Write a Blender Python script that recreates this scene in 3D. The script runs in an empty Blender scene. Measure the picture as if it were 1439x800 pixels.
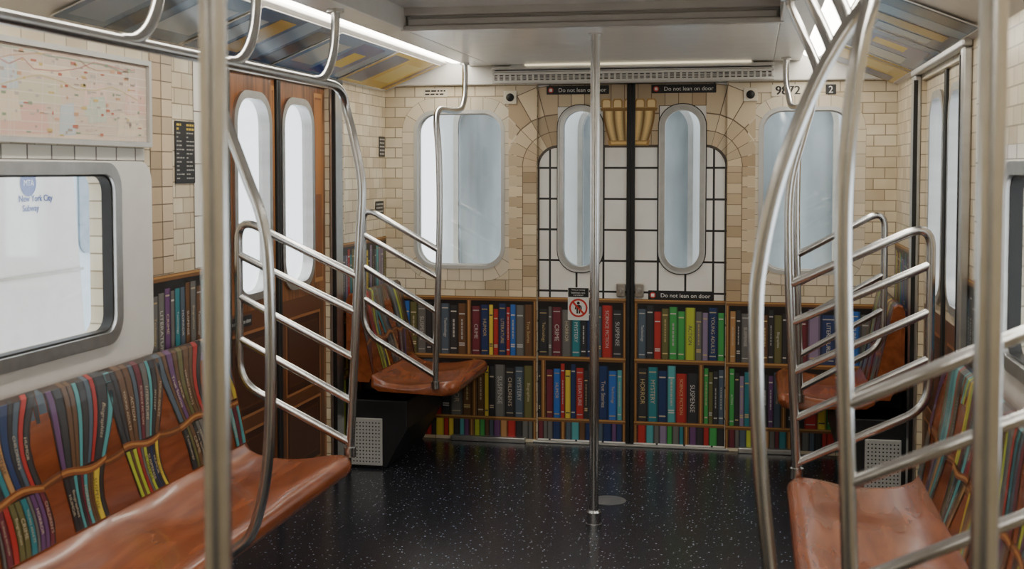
import bpy, bmesh, math, random
from mathutils import Vector, Matrix
random.seed(7)
COL = bpy.context.scene.collection
PI = math.pi

# ------------------------------------------------------------------ camera
F = 1700.0
CAM = Vector((0.64, 0.0, 1.47))
PITCH = math.atan(80.0/F)
YAW = math.atan(340.5/F*math.cos(PITCH))
cd = bpy.data.cameras.new('camera'); cam = bpy.data.objects.new('camera', cd); COL.objects.link(cam)
cam.location = CAM
cam.rotation_euler = (PI/2-PITCH, 0, YAW)
cd.sensor_width = 36; cd.lens = F/1439*36
cd.shift_y = -80/1439
cd.clip_start = 0.05
cd.dof.use_dof = True; cd.dof.focus_distance = 6.0; cd.dof.aperture_fstop = 5.0
bpy.context.scene.camera = cam
RM = cam.rotation_euler.to_matrix()
def at(px, py, x=None, y=None, z=None):
    d = RM @ Vector(((px-719.5)/F, (320-py)/F, -1))
    if x is not None: t = (x-CAM.x)/d.x
    elif y is not None: t = (y-CAM.y)/d.y
    else: t = (z-CAM.z)/d.z
    return CAM + d*t

# ------------------------------------------------------------------ materials
def newmat(name):
    m = bpy.data.materials.new(name); m.use_nodes = True
    return m, m.node_tree, m.node_tree.nodes['Principled BSDF']
def mat(name, col, rough=0.4, metal=0.0, var=0.08, scale=12.0, coat=0.0, stretch=(1,1,1)):
    m, nt, b = newmat(name)
    tc = nt.nodes.new('ShaderNodeTexCoord'); mp = nt.nodes.new('ShaderNodeMapping')
    mp.inputs['Scale'].default_value = stretch
    n = nt.nodes.new('ShaderNodeTexNoise'); n.inputs['Scale'].default_value = scale; n.inputs['Detail'].default_value = 3
    r = nt.nodes.new('ShaderNodeValToRGB')
    a = [max(0, c*(1-var*2)) for c in col]; c2 = [min(1, c*(1+var)) for c in col]
    r.color_ramp.elements[0].color = (*a, 1); r.color_ramp.elements[1].color = (*c2, 1)
    r.color_ramp.elements[0].position = .3; r.color_ramp.elements[1].position = .7
    nt.links.new(tc.outputs['Object'], mp.inputs['Vector']); nt.links.new(mp.outputs['Vector'], n.inputs['Vector'])
    nt.links.new(n.outputs['Fac'], r.inputs['Fac']); nt.links.new(r.outputs['Color'], b.inputs['Base Color'])
    b.inputs['Roughness'].default_value = rough; b.inputs['Metallic'].default_value = metal
    b.inputs['Coat Weight'].default_value = coat
    return m
def brick(name, c1, c2, mortar, bw, rh, ms=.0025, offset=.5, rough=.3, patch=None):
    m, nt, b = newmat(name)
    tc = nt.nodes.new('ShaderNodeTexCoord')
    t = nt.nodes.new('ShaderNodeTexBrick'); t.offset = offset
    for k, v in (('Scale', 1), ('Mortar Size', ms), ('Mortar Smooth', .2), ('Bias', -.15), ('Brick Width', bw), ('Row Height', rh)):
        t.inputs[k].default_value = v
    t.inputs['Color1'].default_value = (*c1, 1); t.inputs['Color2'].default_value = (*c2, 1); t.inputs['Mortar'].default_value = (*mortar, 1)
    nt.links.new(tc.outputs['Object'], t.inputs['Vector'])
    n = nt.nodes.new('ShaderNodeTexNoise'); n.inputs['Scale'].default_value = 5
    nt.links.new(tc.outputs['Object'], n.inputs['Vector'])
    r = nt.nodes.new('ShaderNodeValToRGB')
    p = patch or (.85, .80, .72)
    r.color_ramp.elements[0].color = (*p, 1); r.color_ramp.elements[1].color = (1, 1, 1, 1)
    r.color_ramp.elements[0].position = .35; r.color_ramp.elements[1].position = .65
    nt.links.new(n.outputs['Fac'], r.inputs['Fac'])
    mx = nt.nodes.new('ShaderNodeMix'); mx.data_type = 'RGBA'; mx.blend_type = 'MULTIPLY'; mx.inputs['Factor'].default_value = 1
    nt.links.new(t.outputs['Color'], mx.inputs['A']); nt.links.new(r.outputs['Color'], mx.inputs['B'])
    nt.links.new(mx.outputs['Result'], b.inputs['Base Color'])
    b.inputs['Roughness'].default_value = rough
    return m
def printmat(name='printed_vinyl', rough=.38, coat=0, spec=.5):
    m, nt, b = newmat(name)
    a = nt.nodes.new('ShaderNodeAttribute'); a.attribute_name = 'Col'
    nt.links.new(a.outputs['Color'], b.inputs['Base Color'])
    b.inputs['Roughness'].default_value = rough; b.inputs['Coat Weight'].default_value = coat; b.inputs['Specular IOR Level'].default_value = spec
    return m
def emis(name, col, s):
    m, nt, b = newmat(name)
    b.inputs['Base Color'].default_value = (*col, 1)
    b.inputs['Emission Color'].default_value = (*col, 1); b.inputs['Emission Strength'].default_value = s
    return m
def glassmat(name, tint=(.93, .955, .965)):
    m = bpy.data.materials.new(name); m.use_nodes = True; nt = m.node_tree; nt.nodes.clear()
    o = nt.nodes.new('ShaderNodeOutputMaterial'); t = nt.nodes.new('ShaderNodeBsdfTransparent'); g = nt.nodes.new('ShaderNodeBsdfGlossy')
    t.inputs['Color'].default_value = (*tint, 1); g.inputs['Roughness'].default_value = .04
    lw = nt.nodes.new('ShaderNodeLayerWeight'); lw.inputs['Blend'].default_value = .5
    pw = nt.nodes.new('ShaderNodeMath'); pw.operation = 'POWER'; pw.inputs[1].default_value = 4
    ml = nt.nodes.new('ShaderNodeMath'); ml.operation = 'MULTIPLY_ADD'; ml.inputs[1].default_value = .5; ml.inputs[2].default_value = .06
    mx = nt.nodes.new('ShaderNodeMixShader')
    nt.links.new(lw.outputs['Facing'], pw.inputs[0]); nt.links.new(pw.outputs[0], ml.inputs[0])
    nt.links.new(ml.outputs[0], mx.inputs[0]); nt.links.new(t.outputs[0], mx.inputs[1]); nt.links.new(g.outputs[0], mx.inputs[2])
    nt.links.new(mx.outputs[0], o.inputs['Surface'])
    return m
def floormat():
    m, nt, b = newmat('speckled_floor')
    tc = nt.nodes.new('ShaderNodeTexCoord')
    v = nt.nodes.new('ShaderNodeTexVoronoi'); v.inputs['Scale'].default_value = 62
    nt.links.new(tc.outputs['Object'], v.inputs['Vector'])
    sep = nt.nodes.new('ShaderNodeSeparateColor'); nt.links.new(v.outputs['Color'], sep.inputs[0])
    mul = nt.nodes.new('ShaderNodeMath'); mul.operation = 'MULTIPLY'; mul.inputs[1].default_value = .235
    nt.links.new(sep.outputs[0], mul.inputs[0])
    lt = nt.nodes.new('ShaderNodeMath'); lt.operation = 'LESS_THAN'
    nt.links.new(v.outputs['Distance'], lt.inputs[0]); nt.links.new(mul.outputs[0], lt.inputs[1])
    mx = nt.nodes.new('ShaderNodeMix'); mx.data_type = 'RGBA'
    mx.inputs['A'].default_value = (.019, .020, .027, 1); mx.inputs['B'].default_value = (.29, .31, .37, 1)
    nt.links.new(lt.outputs[0], mx.inputs['Factor']); nt.links.new(mx.outputs['Result'], b.inputs['Base Color'])
    b.inputs['Roughness'].default_value = .25
    return m
def woodmat(name, c1, c2, stretch=(1, .08, 1), scale=26, rough=.3, coat=0, lo=.38, hi=.62):
    m, nt, b = newmat(name)
    tc = nt.nodes.new('ShaderNodeTexCoord'); mp = nt.nodes.new('ShaderNodeMapping'); mp.inputs['Scale'].default_value = stretch
    n = nt.nodes.new('ShaderNodeTexNoise'); n.inputs['Scale'].default_value = scale; n.inputs['Detail'].default_value = 5; n.inputs['Distortion'].default_value = .8
    r = nt.nodes.new('ShaderNodeValToRGB'); r.color_ramp.elements[0].color = (*c1, 1); r.color_ramp.elements[1].color = (*c2, 1)
    r.color_ramp.elements[0].position = lo; r.color_ramp.elements[1].position = hi
    nt.links.new(tc.outputs['Object'], mp.inputs['Vector']); nt.links.new(mp.outputs['Vector'], n.inputs['Vector'])
    nt.links.new(n.outputs['Fac'], r.inputs['Fac']); nt.links.new(r.outputs['Color'], b.inputs['Base Color'])
    b.inputs['Roughness'].default_value = rough; b.inputs['Coat Weight'].default_value = coat
    return m
M_TILE = brick('cream_tile', (.85, .77, .60), (.62, .52, .37), (.32, .26, .17), .112, .055, .0026)
M_WTILE = brick('white_tile', (.91, .90, .87), (.86, .85, .81), (.02, .02, .02), .1445, .165, .0062, 0.0, patch=(.95, .94, .92))
M_PRINT = printmat()
M_ADP = printmat('glossy_card_print', .18, 0, .25)
M_SEATP = printmat('seat_print', .28, .15)
M_STEEL = mat('stainless_steel', (.58, .58, .575), .25, 1.0, .03, 30)
M_SATIN = mat('satin_steel', (.54, .54, .53), .36, 1.0, .05, 20, stretch=(1, 1, .1))
M_ALU = mat('painted_aluminium', (.58, .58, .56), .4, .3, .03)
M_WHITE = mat('white_plastic', (.74, .73, .70), .35, 0, .02)
M_CEIL = mat('ceiling_plastic', (.70, .68, .64), .26, 0, .02)
M_GREYP = mat('grey_ceiling_trim', (.52, .50, .47), .3, .2, .03)
M_BLACK = mat('black_rubber', (.010, .010, .010), .5, 0, .1)
M_BLACKP = mat('black_paint', (.016, .016, .018), .45, 0, .1)
SEATC = (.245, .064, .020)
M_SEAT = woodmat('red_brown_seat', (.165, .040, .013), (.285, .078, .026), (5, .8, 5), 3.5, .26, .15, .30, .66)
M_WOOD = woodmat('door_wood_print', (.12, .042, .014), (.31, .115, .036))
M_FLOOR = floormat()
M_GLASS = glassmat('window_glass')
M_LIGHT = emis('fluorescent_diffuser', (1.0, .94, .83), 15.5)
M_SLIT = emis('slim_light', (1.0, .87, .60), 1.1)
M_TRAIN = mat('white_train_paint', (.80, .82, .84), .4, 0, .02)
M_TRAIN2 = mat('pale_blue_train_paint', (.46, .54, .60), .4, 0, .02)
M_NCAR = mat('neighbour_car_paint', (.62, .65, .67), .35, 0, .05, 3)
M_DGLASS = mat('far_window_glass', (.20, .26, .31), .1, 0, .1)
M_NPANE = mat('neighbour_pane', (.33, .38, .41), .12, 0, .24, 2, 0, (2, .5, 2))
M_BRASS = mat('lock_metal', (.48, .44, .38), .35, 1.0, .05)
M_SIGNW = mat('white_sign', (.78, .77, .73), .35, 0, .02)
M_PLATE = mat('cream_plate', (.76, .69, .56), .4, 0, .02)

# ------------------------------------------------------------------ mesh builder
class MB:
    def __init__(s): s.v = []; s.f = []; s.c = []; s.m = []
    def face(s, pts, col=(1, 1, 1), m=0):
        i = len(s.v); s.v += [tuple(p) for p in pts]; s.f.append(tuple(range(i, i+len(pts)))); s.c.append(col); s.m.append(m)
    def add(s, vs, fs, col=(1, 1, 1), m=0):
        i = len(s.v); s.v += [tuple(p) for p in vs]
        for f in fs: s.f.append(tuple(k+i for k in f)); s.c.append(col); s.m.append(m)
    def box(s, x0, x1, y0, y1, z0, z1, col=(1, 1, 1), m=0):
        vs = [(x, y, z) for x in (x0, x1) for y in (y0, y1) for z in (z0, z1)]
        s.add(vs, [(0, 1, 3, 2), (4, 6, 7, 5), (0, 4, 5, 1), (2, 3, 7, 6), (0, 2, 6, 4), (1, 5, 7, 3)], col, m)
    def rect(s, u0, u1, v0, v1, n, col=(1, 1, 1), m=0):
        s.face([(u0, v0, n), (u1, v0, n), (u1, v1, n), (u0, v1, n)], col, m)
    def prism(s, prof, y0, y1, col=(1, 1, 1)):
        n = len(prof)
        vs = [(x, y0, z) for x, z in prof] + [(x, y1, z) for x, z in prof]
        s.add(vs, [tuple(range(n)), tuple(range(2*n-1, n-1, -1))] + [(i, i+n, (i+1) % n+n, (i+1) % n) for i in range(n)], col)
    def tube(s, path, r, n=12, col=(1, 1, 1)):
        P = [Vector(p) for p in path]
        t0 = (P[1]-P[0]).normalized()
        a = Vector((0, 0, 1)) if abs(t0.z) < .9 else Vector((1, 0, 0))
        nrm = t0.cross(a).normalized(); vs = []; prev = t0
        for i, p in enumerate(P):
            t = (P[min(i+1, len(P)-1)]-P[max(i-1, 0)]).normalized()
            q = prev.rotation_difference(t); nrm = (q @ nrm).normalized(); nrm = (nrm - t*nrm.dot(t)).normalized(); prev = t
            b = t.cross(nrm)
            rr = r[i] if isinstance(r, (list, tuple)) else r
            for k in range(n):
                w = 2*PI*k/n; vs.append(p + nrm*math.cos(w)*rr + b*math.sin(w)*rr)
        fs = []
        for i in range(len(P)-1):
            for k in range(n):
                k2 = (k+1) % n; fs.append((i*n+k, i*n+k2, (i+1)*n+k2, (i+1)*n+k))
        fs.append(tuple(range(n-1, -1, -1))); fs.append(tuple(range((len(P)-1)*n, len(P)*n)))
        s.add(vs, fs, col)
    def disc(s, cu, cv, r, n, col, seg=24, su=1.0):
        s.face([(cu+su*r*math.cos(2*PI*k/seg), cv+r*math.sin(2*PI*k/seg), n) for k in range(seg)], col)
    def ring(s, cu, cv, r0, r1, n, col, seg=28):
        for k in range(seg):
            a, b = 2*PI*k/seg, 2*PI*(k+1)/seg
            s.face([(cu+r0*math.cos(a), cv+r0*math.sin(a), n), (cu+r1*math.cos(a), cv+r1*math.sin(a), n), (cu+r1*math.cos(b), cv+r1*math.sin(b), n), (cu+r0*math.cos(b), cv+r0*math.sin(b), n)], col)
    def line(s, pts, w, n, col):
        for (a, b), (c, d) in zip(pts, pts[1:]):
            L = math.hypot(c-a, d-b) or 1; nx, ny = -(d-b)/L*w/2, (c-a)/L*w/2
            s.face([(a+nx, b+ny, n), (a-nx, b-ny, n), (c-nx, d-ny, n), (c+nx, d+ny, n)], col)
    def text(s, body, cu, cv, n, h, col, maxw=None, rot=0.0, align='C'):
        vs, fs, w, hh = text_mesh(body)
        sc = h/hh
        if maxw and w*sc > maxw: sc = maxw/w
        c, sn = math.cos(rot), math.sin(rot)
        off = 0 if align == 'C' else w/2
        out = []
        for x, y in vs:
            x, y = (x+off)*sc, y*sc
            out.append((cu+x*c-y*sn, cv+x*sn+y*c, n))
        s.add(out, fs, col)
    def build(s, name, mats, parent=None, M=None, smooth=None, fix=False, bevel=0):
        me = bpy.data.meshes.new(name)
        me.from_pydata(s.v, [], s.f)
        if not isinstance(mats, (list, tuple)): mats = [mats]
        for m_ in mats: me.materials.append(m_)
        if len(mats) > 1: me.polygons.foreach_set('material_index', s.m)
        ca = me.color_attributes.new('Col', 'FLOAT_COLOR', 'CORNER')
        buf = []
        for f, c in zip(s.f, s.c): buf += [c[0], c[1], c[2], 1.0]*len(f)
        ca.data.foreach_set('color', buf)
        if fix:
            bm = bmesh.new(); bm.from_mesh(me); bmesh.ops.recalc_face_normals(bm, faces=bm.faces); bm.to_mesh(me); bm.free()
        if smooth is not None:
            me.shade_smooth(); me.set_sharp_from_angle(angle=math.radians(smooth))
        me.update()
        return link(name, me, parent, M, bevel)
def link(name, me, parent=None, M=None, bevel=0):
    o = bpy.data.objects.new(name, me); COL.objects.link(o)
    if parent is not None: o.parent = parent
    if M is not None: o.matrix_local = M
    if bevel:
        b = o.modifiers.new('bevel', 'BEVEL'); b.width = bevel; b.segments = 2; b.limit_method = 'ANGLE'
    return o
TC = {}
def text_mesh(body):
    if body in TC: return TC[body]
    c = bpy.data.curves.new('t', 'FONT'); c.body = body; c.size = 1; c.resolution_u = 3
    o = bpy.data.objects.new('t', c); COL.objects.link(o)
    bpy.context.view_layer.update()
    me = bpy.data.meshes.new_from_object(o.evaluated_get(bpy.context.evaluated_depsgraph_get()))
    vs = [(v.co.x, v.co.y) for v in me.vertices]; fs = [tuple(p.vertices) for p in me.polygons]
    bpy.data.objects.remove(o); bpy.data.curves.remove(c); bpy.data.meshes.remove(me)
    x0, x1 = min(v[0] for v in vs), max(v[0] for v in vs); y0, y1 = min(v[1] for v in vs), max(v[1] for v in vs)
    vs = [(x-(x0+x1)/2, y-(y0+y1)/2) for x, y in vs]
    TC[body] = (vs, fs, x1-x0, y1-y0)
    return TC[body]
def rrect(u0, u1, v0, v1, r, n=8):
    pts = []
    for cx, cy, a0 in ((u1-r, v0+r, -PI/2), (u1-r, v1-r, 0), (u0+r, v1-r, PI/2), (u0+r, v0+r, PI)):
        for k in range(n+1):
            a = a0+PI/2*k/n; pts.append((cx+r*math.cos(a), cy+r*math.sin(a)))
    return pts
def panel(name, outer, holes, t, m, M=None, parent=None, n0=0.0, bevel=0):
    c = bpy.data.curves.new('p', 'CURVE'); c.dimensions = '2D'; c.fill_mode = 'BOTH'; c.extrude = t/2
    for loop in [outer]+list(holes):
        sp = c.splines.new('POLY'); sp.points.add(len(loop)-1); sp.use_cyclic_u = True
        for p, q in zip(sp.points, loop): p.co = (q[0], q[1], 0, 1)
    o = bpy.data.objects.new('p', c); COL.objects.link(o); bpy.context.view_layer.update()
    me = bpy.data.meshes.new_from_object(o.evaluated_get(bpy.context.evaluated_depsgraph_get()))
    bpy.data.objects.remove(o); bpy.data.curves.remove(c)
    me.name = name
    me.transform(Matrix.Translation((0, 0, n0-t/2)))
    bm = bmesh.new(); bm.from_mesh(me); bmesh.ops.remove_doubles(bm, verts=bm.verts, dist=1e-5); bmesh.ops.recalc_face_normals(bm, faces=bm.faces); bm.to_mesh(me); bm.free()
    me.materials.clear(); me.materials.append(m)
    me.shade_smooth(); me.set_sharp_from_angle(angle=math.radians(35))
    return link(name, me, parent, M, bevel)
def frame(o, u, v):
    u, v = Vector(u).normalized(), Vector(v).normalized(); n = u.cross(v)
    return Matrix(((u.x, v.x, n.x, o[0]), (u.y, v.y, n.y, o[1]), (u.z, v.z, n.z, o[2]), (0, 0, 0, 1)))
def END(y, x=0, z=0): return frame((x, y, z), (1, 0, 0), (0, 0, 1))
HW = 1.345
LEFT = frame((-HW, 0, 0), (0, 1, 0), (0, 0, 1))
RIGHT = frame((HW, 0, 0), (0, -1, 0), (0, 0, 1))
def tag(o, label, cat, group=None, kind=None):
    o['label'] = label; o['category'] = cat
    if group: o['group'] = group
    if kind: o['kind'] = kind
    return o
def struct(o, label, cat): return tag(o, label, cat, kind='structure')
def empty(name, loc, label, cat, group=None):
    o = bpy.data.objects.new(name, None); COL.objects.link(o); o.location = loc; o.empty_display_size = .05
    return tag(o, label, cat, group)
def off(root): return Matrix.Translation(-root.location)
def catmull(pts, sub=6):
    P = [Vector(p) for p in pts]; P = [P[0]*2-P[1]]+P+[P[-1]*2-P[-2]]; out = []
    for i in range(1, len(P)-2):
        for k in range(sub):
            t = k/sub; a, b, c, d = P[i-1:i+3]
            out.append(.5*((2*b)+(c-a)*t+(2*a-5*b+4*c-d)*t*t+(3*b-a-3*c+d)*t**3))
    out.append(P[-2]); return out
def fillet(pts, r, seg=7):
    P = [Vector(p) for p in pts]; out = [P[0]]
    for i in range(1, len(P)-1):
        a, b, c = P[i-1], P[i], P[i+1]
        d1, d2 = (a-b).normalized(), (c-b).normalized()
        s = min(r, (a-b).length*.49, (c-b).length*.49)
        p, q = b+d1*s, b+d2*s
        for k in range(seg+1):
            t = k/seg; out.append(p*(1-t)**2+b*2*t*(1-t)+q*t*t)
    out.append(P[-1]); return out
def clip(poly, u0, u1, v0, v1):
    for ax, lim, sg in ((0, u0, 1), (0, u1, -1), (1, v0, 1), (1, v1, -1)):
        out = []
        for i in range(len(poly)):
            a, b = poly[i], poly[(i+1) % len(poly)]
            da, db = (a[ax]-lim)*sg, (b[ax]-lim)*sg
            if da >= 0: out.append(a)
            if (da >= 0) != (db >= 0):
                t = da/(da-db); out.append((a[0]+(b[0]-a[0])*t, a[1]+(b[1]-a[1])*t))
        poly = out
        if len(poly) < 3: return []
    return poly

# ------------------------------------------------------------------ book prints
BC = dict(navy=(.022, .045, .14), teal=(.035, .22, .26), red=(.45, .035, .03), maroon=(.17, .03, .045), grey=(.16, .155, .145), dk=(.04, .04, .045),
          olive=(.15, .14, .05), green=(.06, .36, .09), lime=(.45, .52, .06), yellow=(.72, .55, .07), purple=(.15, .065, .18), blue=(.035, .15, .50),
          cyan=(.10, .38, .40), tan=(.46, .25, .10), brown=(.15, .075, .035), slate=(.085, .12, .16), lilac=(.27, .21, .33))
WOODC = (.20, .09, .03); WOODH = (.50, .27, .09); BLK = (.010, .009, .009)
TITLES = ['SUSPENSE', "CHILDREN'S", 'HUMOR', 'LITERATURE', 'CRIME', 'HORROR', 'Technology', 'True Stories', 'Biographies', 'SCIENCE FICTION', 'ACTION', 'YOUNG ADULTS', 'MYSTERY']
def book_row(mb, u0, u1, v0, v1, spec=None, n=.0015, seed=0, cut=False):
    rg = random.Random(seed*91+3)
    mb.rect(u0, u1, v0, v1, n, BLK)
    if spec is None:
        spec = []; w = 0; ks = list(BC)
        while w < (u1-u0):
            b = rg.uniform(.024, .05); w += b
            spec.append((rg.choice(ks+['dk', 'grey', 'slate', 'brown', 'navy']), b, rg.choice(TITLES) if b > .033 and rg.random() < .6 else ''))
    tot = sum(s[1] for s in spec); k = (u1-u0-.006)/tot; u = u0+.003
    for c, w, t in spec:
        w *= k; col = BC[c]; h = (v1-v0)*rg.uniform(.84, .97) if not cut else (v1-v0)
        a, b, top = u+.0012, u+w-.0012, v0+h
        mb.rect(a, b, v0, top, n+.0005, col)
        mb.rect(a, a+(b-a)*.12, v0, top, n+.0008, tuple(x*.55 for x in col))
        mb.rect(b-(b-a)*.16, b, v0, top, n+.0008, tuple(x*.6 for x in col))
        if not cut:
            fg = rg.choice([(.62, .60, .55), (.58, .44, .20), (.52, .51, .48), (.60, .50, .34)])
            if c in ('yellow', 'lime'): fg = (.06, .06, .07)
            a2, b2 = a+(b-a)*.12, b-(b-a)*.16
            if t:
                mb.text(t, (a+b)/2, v0+h*rg.uniform(.46, .56), n+.0012, (b-a)*rg.uniform(.36, .46), fg, h*rg.uniform(.58, .78), -PI/2)
                if rg.random() < .6:
                    for q in (.07, .90): mb.rect(a2, b2, v0+h*q, v0+h*(q+.02), n+.001, tuple(x*.8 for x in fg))
            else:
                for q in ((.10, .86) if rg.random() < .6 else (.16, .20, .78)): mb.rect(a2, b2, v0+h*q, v0+h*(q+.025), n+.001, fg)
                if rg.random() < .7:
                    y = v0+h*rg.uniform(.25, .35); e = v0+h*rg.uniform(.65, .75); cm = (a+b)/2
                    while y < e:
                        L = rg.uniform(.006, .02); mb.rect(cm-(b-a)*.12, cm+(b-a)*.10, y, y+L, n+.001, tuple(x*.75 for x in fg)); y += L+.004
        u += w
def board(mb, u0, u1, v0, v1, n=.003):
    mb.rect(u0, u1, v0, v1, n, WOODC)
    if (u1-u0) > (v1-v0):
        mb.rect(u0, u1, v0+(v1-v0)*.55, v0+(v1-v0)*.88, n+.0005, WOODH)
    else:
        mb.rect(u0+(u1-u0)*.35, u0+(u1-u0)*.62, v0, v1, n+.0005, WOODH)
Z1, Z2, Z3 = (.767, .79), (.447, .472), (.115, .136)
def case(mb, u0, u1, rows, div=(), zs=(Z1, Z2, Z3), base=.02, ends=(0, 0)):
    tops = [zs[0][0], zs[1][0], zs[2][0]]; bots = [zs[1][1], zs[2][1], base]
    for i in range(3):
        dv = [u0]+[d for r, d in div if r == i]+[u1]
        specs = rows[i] if rows and rows[i] else [None]*(len(dv)-1)
        for j in range(len(dv)-1):
            l = .012 if j else (.016 if ends[0] else 0); r_ = .012 if j < len(dv)-2 else (.016 if ends[1] else 0)
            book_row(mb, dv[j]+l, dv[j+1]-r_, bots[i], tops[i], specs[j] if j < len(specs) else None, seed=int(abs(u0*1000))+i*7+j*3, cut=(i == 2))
            if j: board(mb, dv[j]-.012, dv[j]+.012, bots[i], tops[i])
        if ends[0]: board(mb, u0, u0+.016, bots[i], tops[i])
        if ends[1]: board(mb, u1-.016, u1, bots[i], tops[i])
    for a, b in zs: board(mb, u0, u1, a, b)

# ------------------------------------------------------------------ arch stones (end wall frame)
def stones():
    rg = random.Random(5); out = []
    def c():
        k = rg.random(); a = (.80, .66, .45); b = (.48, .35, .21)
        f = rg.uniform(.82, 1.1); return tuple((x*(1-k)+y*k)*f for x, y in zip(a, b))
    for sg in (-1, 1):
        cx, cz = sg*.39, 1.49
        for r0, r1 in ((.115, .19), (.19, .28), (.28, .44)):
            N = 6
            for k in range(N):
                a, b = PI/2*k/N, PI/2*(k+1)/N
                pts = [(cx+sg*r*math.cos(t), cz+r*math.sin(t)) for r, t in ((r0, a), (r1, a), (r1, b), (r0, b))]
                out.append((pts, c()))
        for i, (w0, w1) in enumerate(((.501, .578), (.578, .655))):
            z = .79 - i*.02
            while z < 1.49:
                h = .056; out.append(([(sg*w0, max(z, .79)), (sg*w1, max(z, .79)), (sg*w1, min(z+h, 1.49)), (sg*w0, min(z+h, 1.49))], c())); z += h
    n = 11
    for z0, z1 in ((1.605, 1.68), (1.68, 1.77), (1.77, 1.93)):
        for k in range(n):
            a, b = -.39+.78*k/n, -.39+.78*(k+1)/n; out.append(([(a, z0), (b, z0), (b, z1), (a, z1)], c()))
    return out
STONES = stones()
def put_stones(mb, rects, n=.0012):
    for poly, c in STONES:
        cu = sum(p[0] for p in poly)/4; cv = sum(p[1] for p in poly)/4
        ins = [(cu+(p[0]-cu)*.945, cv+(p[1]-cv)*.945) for p in poly]
        for r in rects:
            q = clip(poly, *r)
            if q: mb.face([(a, b, n) for a, b in q], (.19, .13, .075))
            q = clip(ins, *r)
            if q: mb.face([(a, b, n+.0006) for a, b in q], c)
def ring_stones(mb, u0, u1, v0, v1, r, wid, n=.0012):
    a = rrect(u0, u1, v0, v1, r, 6); b = rrect(u0-wid, u1+wid, v0-wid, v1+wid, r+wid, 6)
    def dense(loop, m):
        out = []
        for i in range(len(loop)):
            p, q = loop[i], loop[(i+1) % len(loop)]
            L = m[i]
            for k in range(L): out.append((p[0]+(q[0]-p[0])*k/L, p[1]+(q[1]-p[1])*k/L))
        return out
    m = [max(1, round(math.dist(a[i], a[(i+1) % len(a)])/.06)) for i in range(len(a))]
    A, B = dense(a, m), dense(b, m); rg = random.Random(9)
    i = 0; N = len(A)
    while i < N:
        step = 1 if math.dist(A[i], A[(i+1) % N]) > .03 else 2
        j = (i+step)
        pts = [A[i % N], B[i % N]]+[B[k % N] for k in range(i+1, j+1)]+[A[k % N] for k in range(j, i, -1)]
        f = rg.uniform(.84, 1.05); col = (.80*f, .71*f, .55*f)
        mb.face([(p[0], p[1], n) for p in pts], (.32, .25, .16))
        cu = sum(p[0] for p in pts)/len(pts); cv = sum(p[1] for p in pts)/len(pts)
        mb.face([(cu+(p[0]-cu)*.955, cv+(p[1]-cv)*.955, n+.0005) for p in pts], col)
        i = j

# ------------------------------------------------------------------ SETTING
YB, YE = -2.5, 6.38
mb = MB(); mb.box(-HW-.05, HW+.05, YB, 6.5, -.06, 0)
struct(mb.build('floor', M_FLOOR, fix=True), 'glossy near-black car floor with pale speckles', 'floor')
mb = MB()
mb.box(-.73, .73, 4.7, 6.46, 2.03, 2.16); mb.box(-.73, .73, YB, 4.7, 2.115, 2.16)
for s in (-1, 1):
    a, b = sorted((s*.73, s*.865)); mb.box(a, b, YB, 6.46, 2.03, 2.16)
    a, b = sorted((s*.865, s*.985)); mb.box(a, b, YB, 6.46, 2.085, 2.16)
    mb.prism([(s*.985, 2.045), (s*(HW+.02), 1.895), (s*(HW+.02), 2.16), (s*.985, 2.16)], YB, 6.46)
struct(mb.build('ceiling', M_CEIL, fix=True, bevel=.004), 'off-white glossy ceiling with a dropped far section and sloping coves', 'ceiling')
mb = MB(); mb.box(-.745, .745, 4.655, 4.7, 2.025, 2.045); mb.box(-.72, .72, 4.675, 4.7, 2.045, 2.075); mb.box(-.745, .745, 4.66, 4.7, 2.085, 2.12)
struct(mb.build('trim_1', M_GREYP, fix=True, bevel=.005), 'grey ridged moulding across the ceiling where it steps down', 'trim')

# --- end wall
WL, WR = (-1.174, -.685, .946, 1.79), (.67, 1.13, .946, 1.79)
endM = END(YE)
outer = [(-HW, 0), (-.5005, 0), (-.5005, 1.93), (.5005, 1.93), (.5005, 0), (HW, 0), (HW, 1.93), (-HW, 1.93)]
wb = panel('wall_back', outer, [rrect(*WL, .11), rrect(*WR, .11)], .07, M_TILE, endM)
struct(wb, 'end wall of the car printed with cream tiles above a bookshelf', 'wall')
mb = MB()
put_stones(mb, [(-.655, -.501, .79, 1.925), (.501, .645, .79, 1.925)])
ring_stones(mb, *WL, .11, .075); ring_stones(mb, *WR, .11, .065)
mb.build('stone_print', M_PRINT, wb)
mb = MB()
for s in (-1, 1):
    a, b = sorted((s*.485, s*.52)); mb.box(a, b, 0, 1.95, -.09, -.0705)
mb.box(-.52, .52, 1.92, 1.95, -.09, -.0705)
mb.build('door_seal', M_BLACK, wb, fix=True)
mb = MB()
S = lambda s: [(a.split(':')[0], float(a.split(':')[1]), a.split(':')[2] if a.count(':') > 1 else '') for a in s.split('|')]
case(mb, -HW+.002, -.503, [
    [S('dk:12|brown:10|yellow:4|blue:8|olive:11|grey:13:SUSPENSE|dk:8|grey:13:CHILDREN\'S|slate:13:Technology|dk:12|brown:12'),
     S('maroon:14:CRIME|navy:13:HUMOR|yellow:7|red:8|navy:12:LITERATURE|red:6|blue:9|grey:13|brown:13:True Stories')],
    [S('green:8|yellow:6|dk:13|purple:9|slate:11|red:8|dk:9|grey:12:HORROR|brown:9'),
     S('brown:10|yellow:6|dk:8|grey:14:SUSPENSE|dk:13:CHILDREN\'S|slate:12:MYSTERY|olive:12:Biographies')], None],
    [(0, -.875), (1, -.845), (2, -.86)], ends=(0, 1))
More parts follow.
